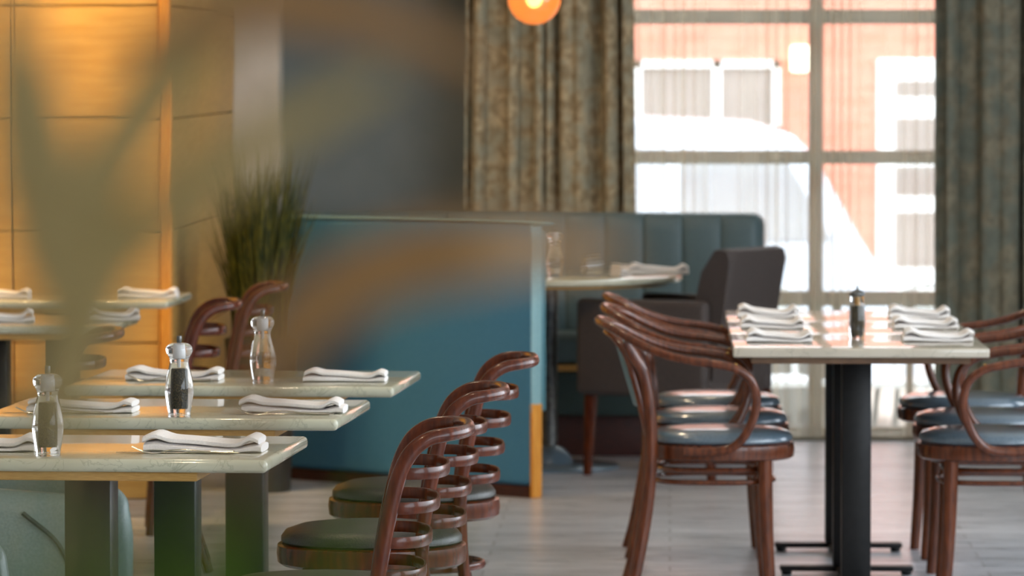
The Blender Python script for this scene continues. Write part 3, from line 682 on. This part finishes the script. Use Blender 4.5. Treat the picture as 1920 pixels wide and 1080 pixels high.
# ---------------------------------------------------------------- out-of-focus strap-leaf plant close to the viewpoint
fp = empty('strap_leaf_plant', (-.115, 1.25, 0)); tag(fp, 'very blurred plant with long arching strap leaves right in the foreground', 'potted plant')
MB().lathe([(0, 0), (.13, 0), (.17, .78), (.175, .80), (.16, .80), (.155, .76), (0, .76)], 32).build('planter', M['planter'], fp)
MB().lathe([(0, .74), (.154, .74), (.15, .765), (0, .77)], 24).build('soil', M['soil'], fp)
LEAVES = [  # half width of the blade, index of the point where the stalk widens into the blade, material, points in metres (room coordinates)
 (.0100, 2.6, 'leafb', [(-.104, 1.26, 1.18), (-.112, 1.25, 1.359), (-.1090, 1.25, 1.388), (-.1003, 1.25, 1.410), (-.0857, 1.25, 1.4235), (-.069, 1.25, 1.4308), (-.0496, 1.25, 1.4339), (-.0288, 1.26, 1.4342), (-.0085, 1.27, 1.431)]),
 (.0102, 5, 'leaf', [(-.20, 1.20, 1.15), (-.215, 1.15, 1.33), (-.212, 1.15, 1.47), (-.190, 1.15, 1.530), (-.168, 1.15, 1.520), (-.157, 1.15, 1.49), (-.150, 1.15, 1.455), (-.1445, 1.15, 1.425), (-.1425, 1.15, 1.402), (-.1430, 1.15, 1.392)]),
 (.0090, 2, 'leaf', [(-.155, 1.28, 1.15), (-.172, 1.3, 1.30), (-.1655, 1.3, 1.40), (-.157, 1.3, 1.442), (-.1455, 1.3, 1.4667), (-.1296, 1.3, 1.4884), (-.1093, 1.3, 1.513), (-.09, 1.3, 1.53)]),
 (.0075, 2, 'leaf', [(-.13, 1.22, 1.15), (-.148, 1.2, 1.32), (-.1423, 1.2, 1.4184), (-.1276, 1.2, 1.4437), (-.1103, 1.2, 1.4584), (-.0903, 1.2, 1.4697), (-.0663, 1.2, 1.4811)]),
 (.0080, 3, 'leafb', [(-.17, 1.26, 1.15), (-.20, 1.28, 1.38), (-.170, 1.28, 1.47), (-.1318, 1.28, 1.4911), (-.1105, 1.28, 1.4982), (-.0863, 1.28, 1.4961), (-.065, 1.28, 1.489), (-.0437, 1.28, 1.477)]),
 (.0085, 2, 'leaf', [(-.17, 1.2, 1.15), (-.176, 1.18, 1.33), (-.152, 1.18, 1.412), (-.155, 1.18, 1.437), (-.1605, 1.18, 1.463), (-.1625, 1.18, 1.492), (-.160, 1.18, 1.52)]),
 (.0056, 1, 'leafg', [(-.11, 1.22, 1.15), (-.1116, 1.2, 1.3), (-.1236, 1.2, 1.338), (-.1409, 1.2, 1.360), (-.1636, 1.2, 1.3720)]),
 (.0062, 1, 'leafg', [(-.11, 1.2, 1.15), (-.1057, 1.15, 1.30), (-.1095, 1.15, 1.340), (-.1146, 1.15, 1.366), (-.1223, 1.15, 1.382)]),
 (.0062, 1, 'leafg', [(-.11, 1.25, 1.15), (-.1135, 1.25, 1.3047), (-.1121, 1.25, 1.3353), (-.1114, 1.25, 1.3603), (-.1093, 1.25, 1.375)]),
 (.0044, 1, 'leafg', [(-.11, 1.28, 1.15), (-.1151, 1.3, 1.2977), (-.1007, 1.3, 1.3295), (-.0891, 1.3, 1.3526), (-.0833, 1.3, 1.3728)]),
 (.0030, 1, 'leafg', [(-.11, 1.3, 1.15), (-.1181, 1.35, 1.2907), (-.0926, 1.35, 1.3177), (-.0685, 1.35, 1.3387), (-.0596, 1.35, 1.3612)]),
 (.0062, 1, 'leafg', [(-.11, 1.2, 1.15), (-.1047, 1.1, 1.3158), (-.1231, 1.1, 1.3402), (-.139, 1.1, 1.3585), (-.161, 1.1, 1.3661)])]
for hw, st, mk, pts in LEAVES:
    a = pts[0]; root = [(-.115+(a[0]+.115)*.3, 1.25+(a[1]-1.25)*.4, .76), (-.115+(a[0]+.115)*.7, 1.25+(a[1]-1.25)*.8, .98)]
    P = cr(root+pts, 8)
    L = [0]
    for p, q in zip(P[:-1], P[1:]): L.append(L[-1]+(q-p).length)
    T = L[-1]; wd = []; s0 = L[int((st+2)*8)]/T
    for l_ in L:
        u = l_/T; blade = max(0, min(1, (u-s0+.04)/.08)); blade = blade*blade*(3-2*blade)
        tip = min(1, max(.02, (1-u)/.07))**.7
        wd.append(.0010+(hw-.0010)*blade*tip if u < .995 else .0004)
    loc = [Vector((p.x+.115, p.y-1.25, p.z)) for p in P]
    MB().sweep(loc, wd, .0005, up=(0, 1, 0), seg=8).build('leaf', M[mk], fp, smooth=60)
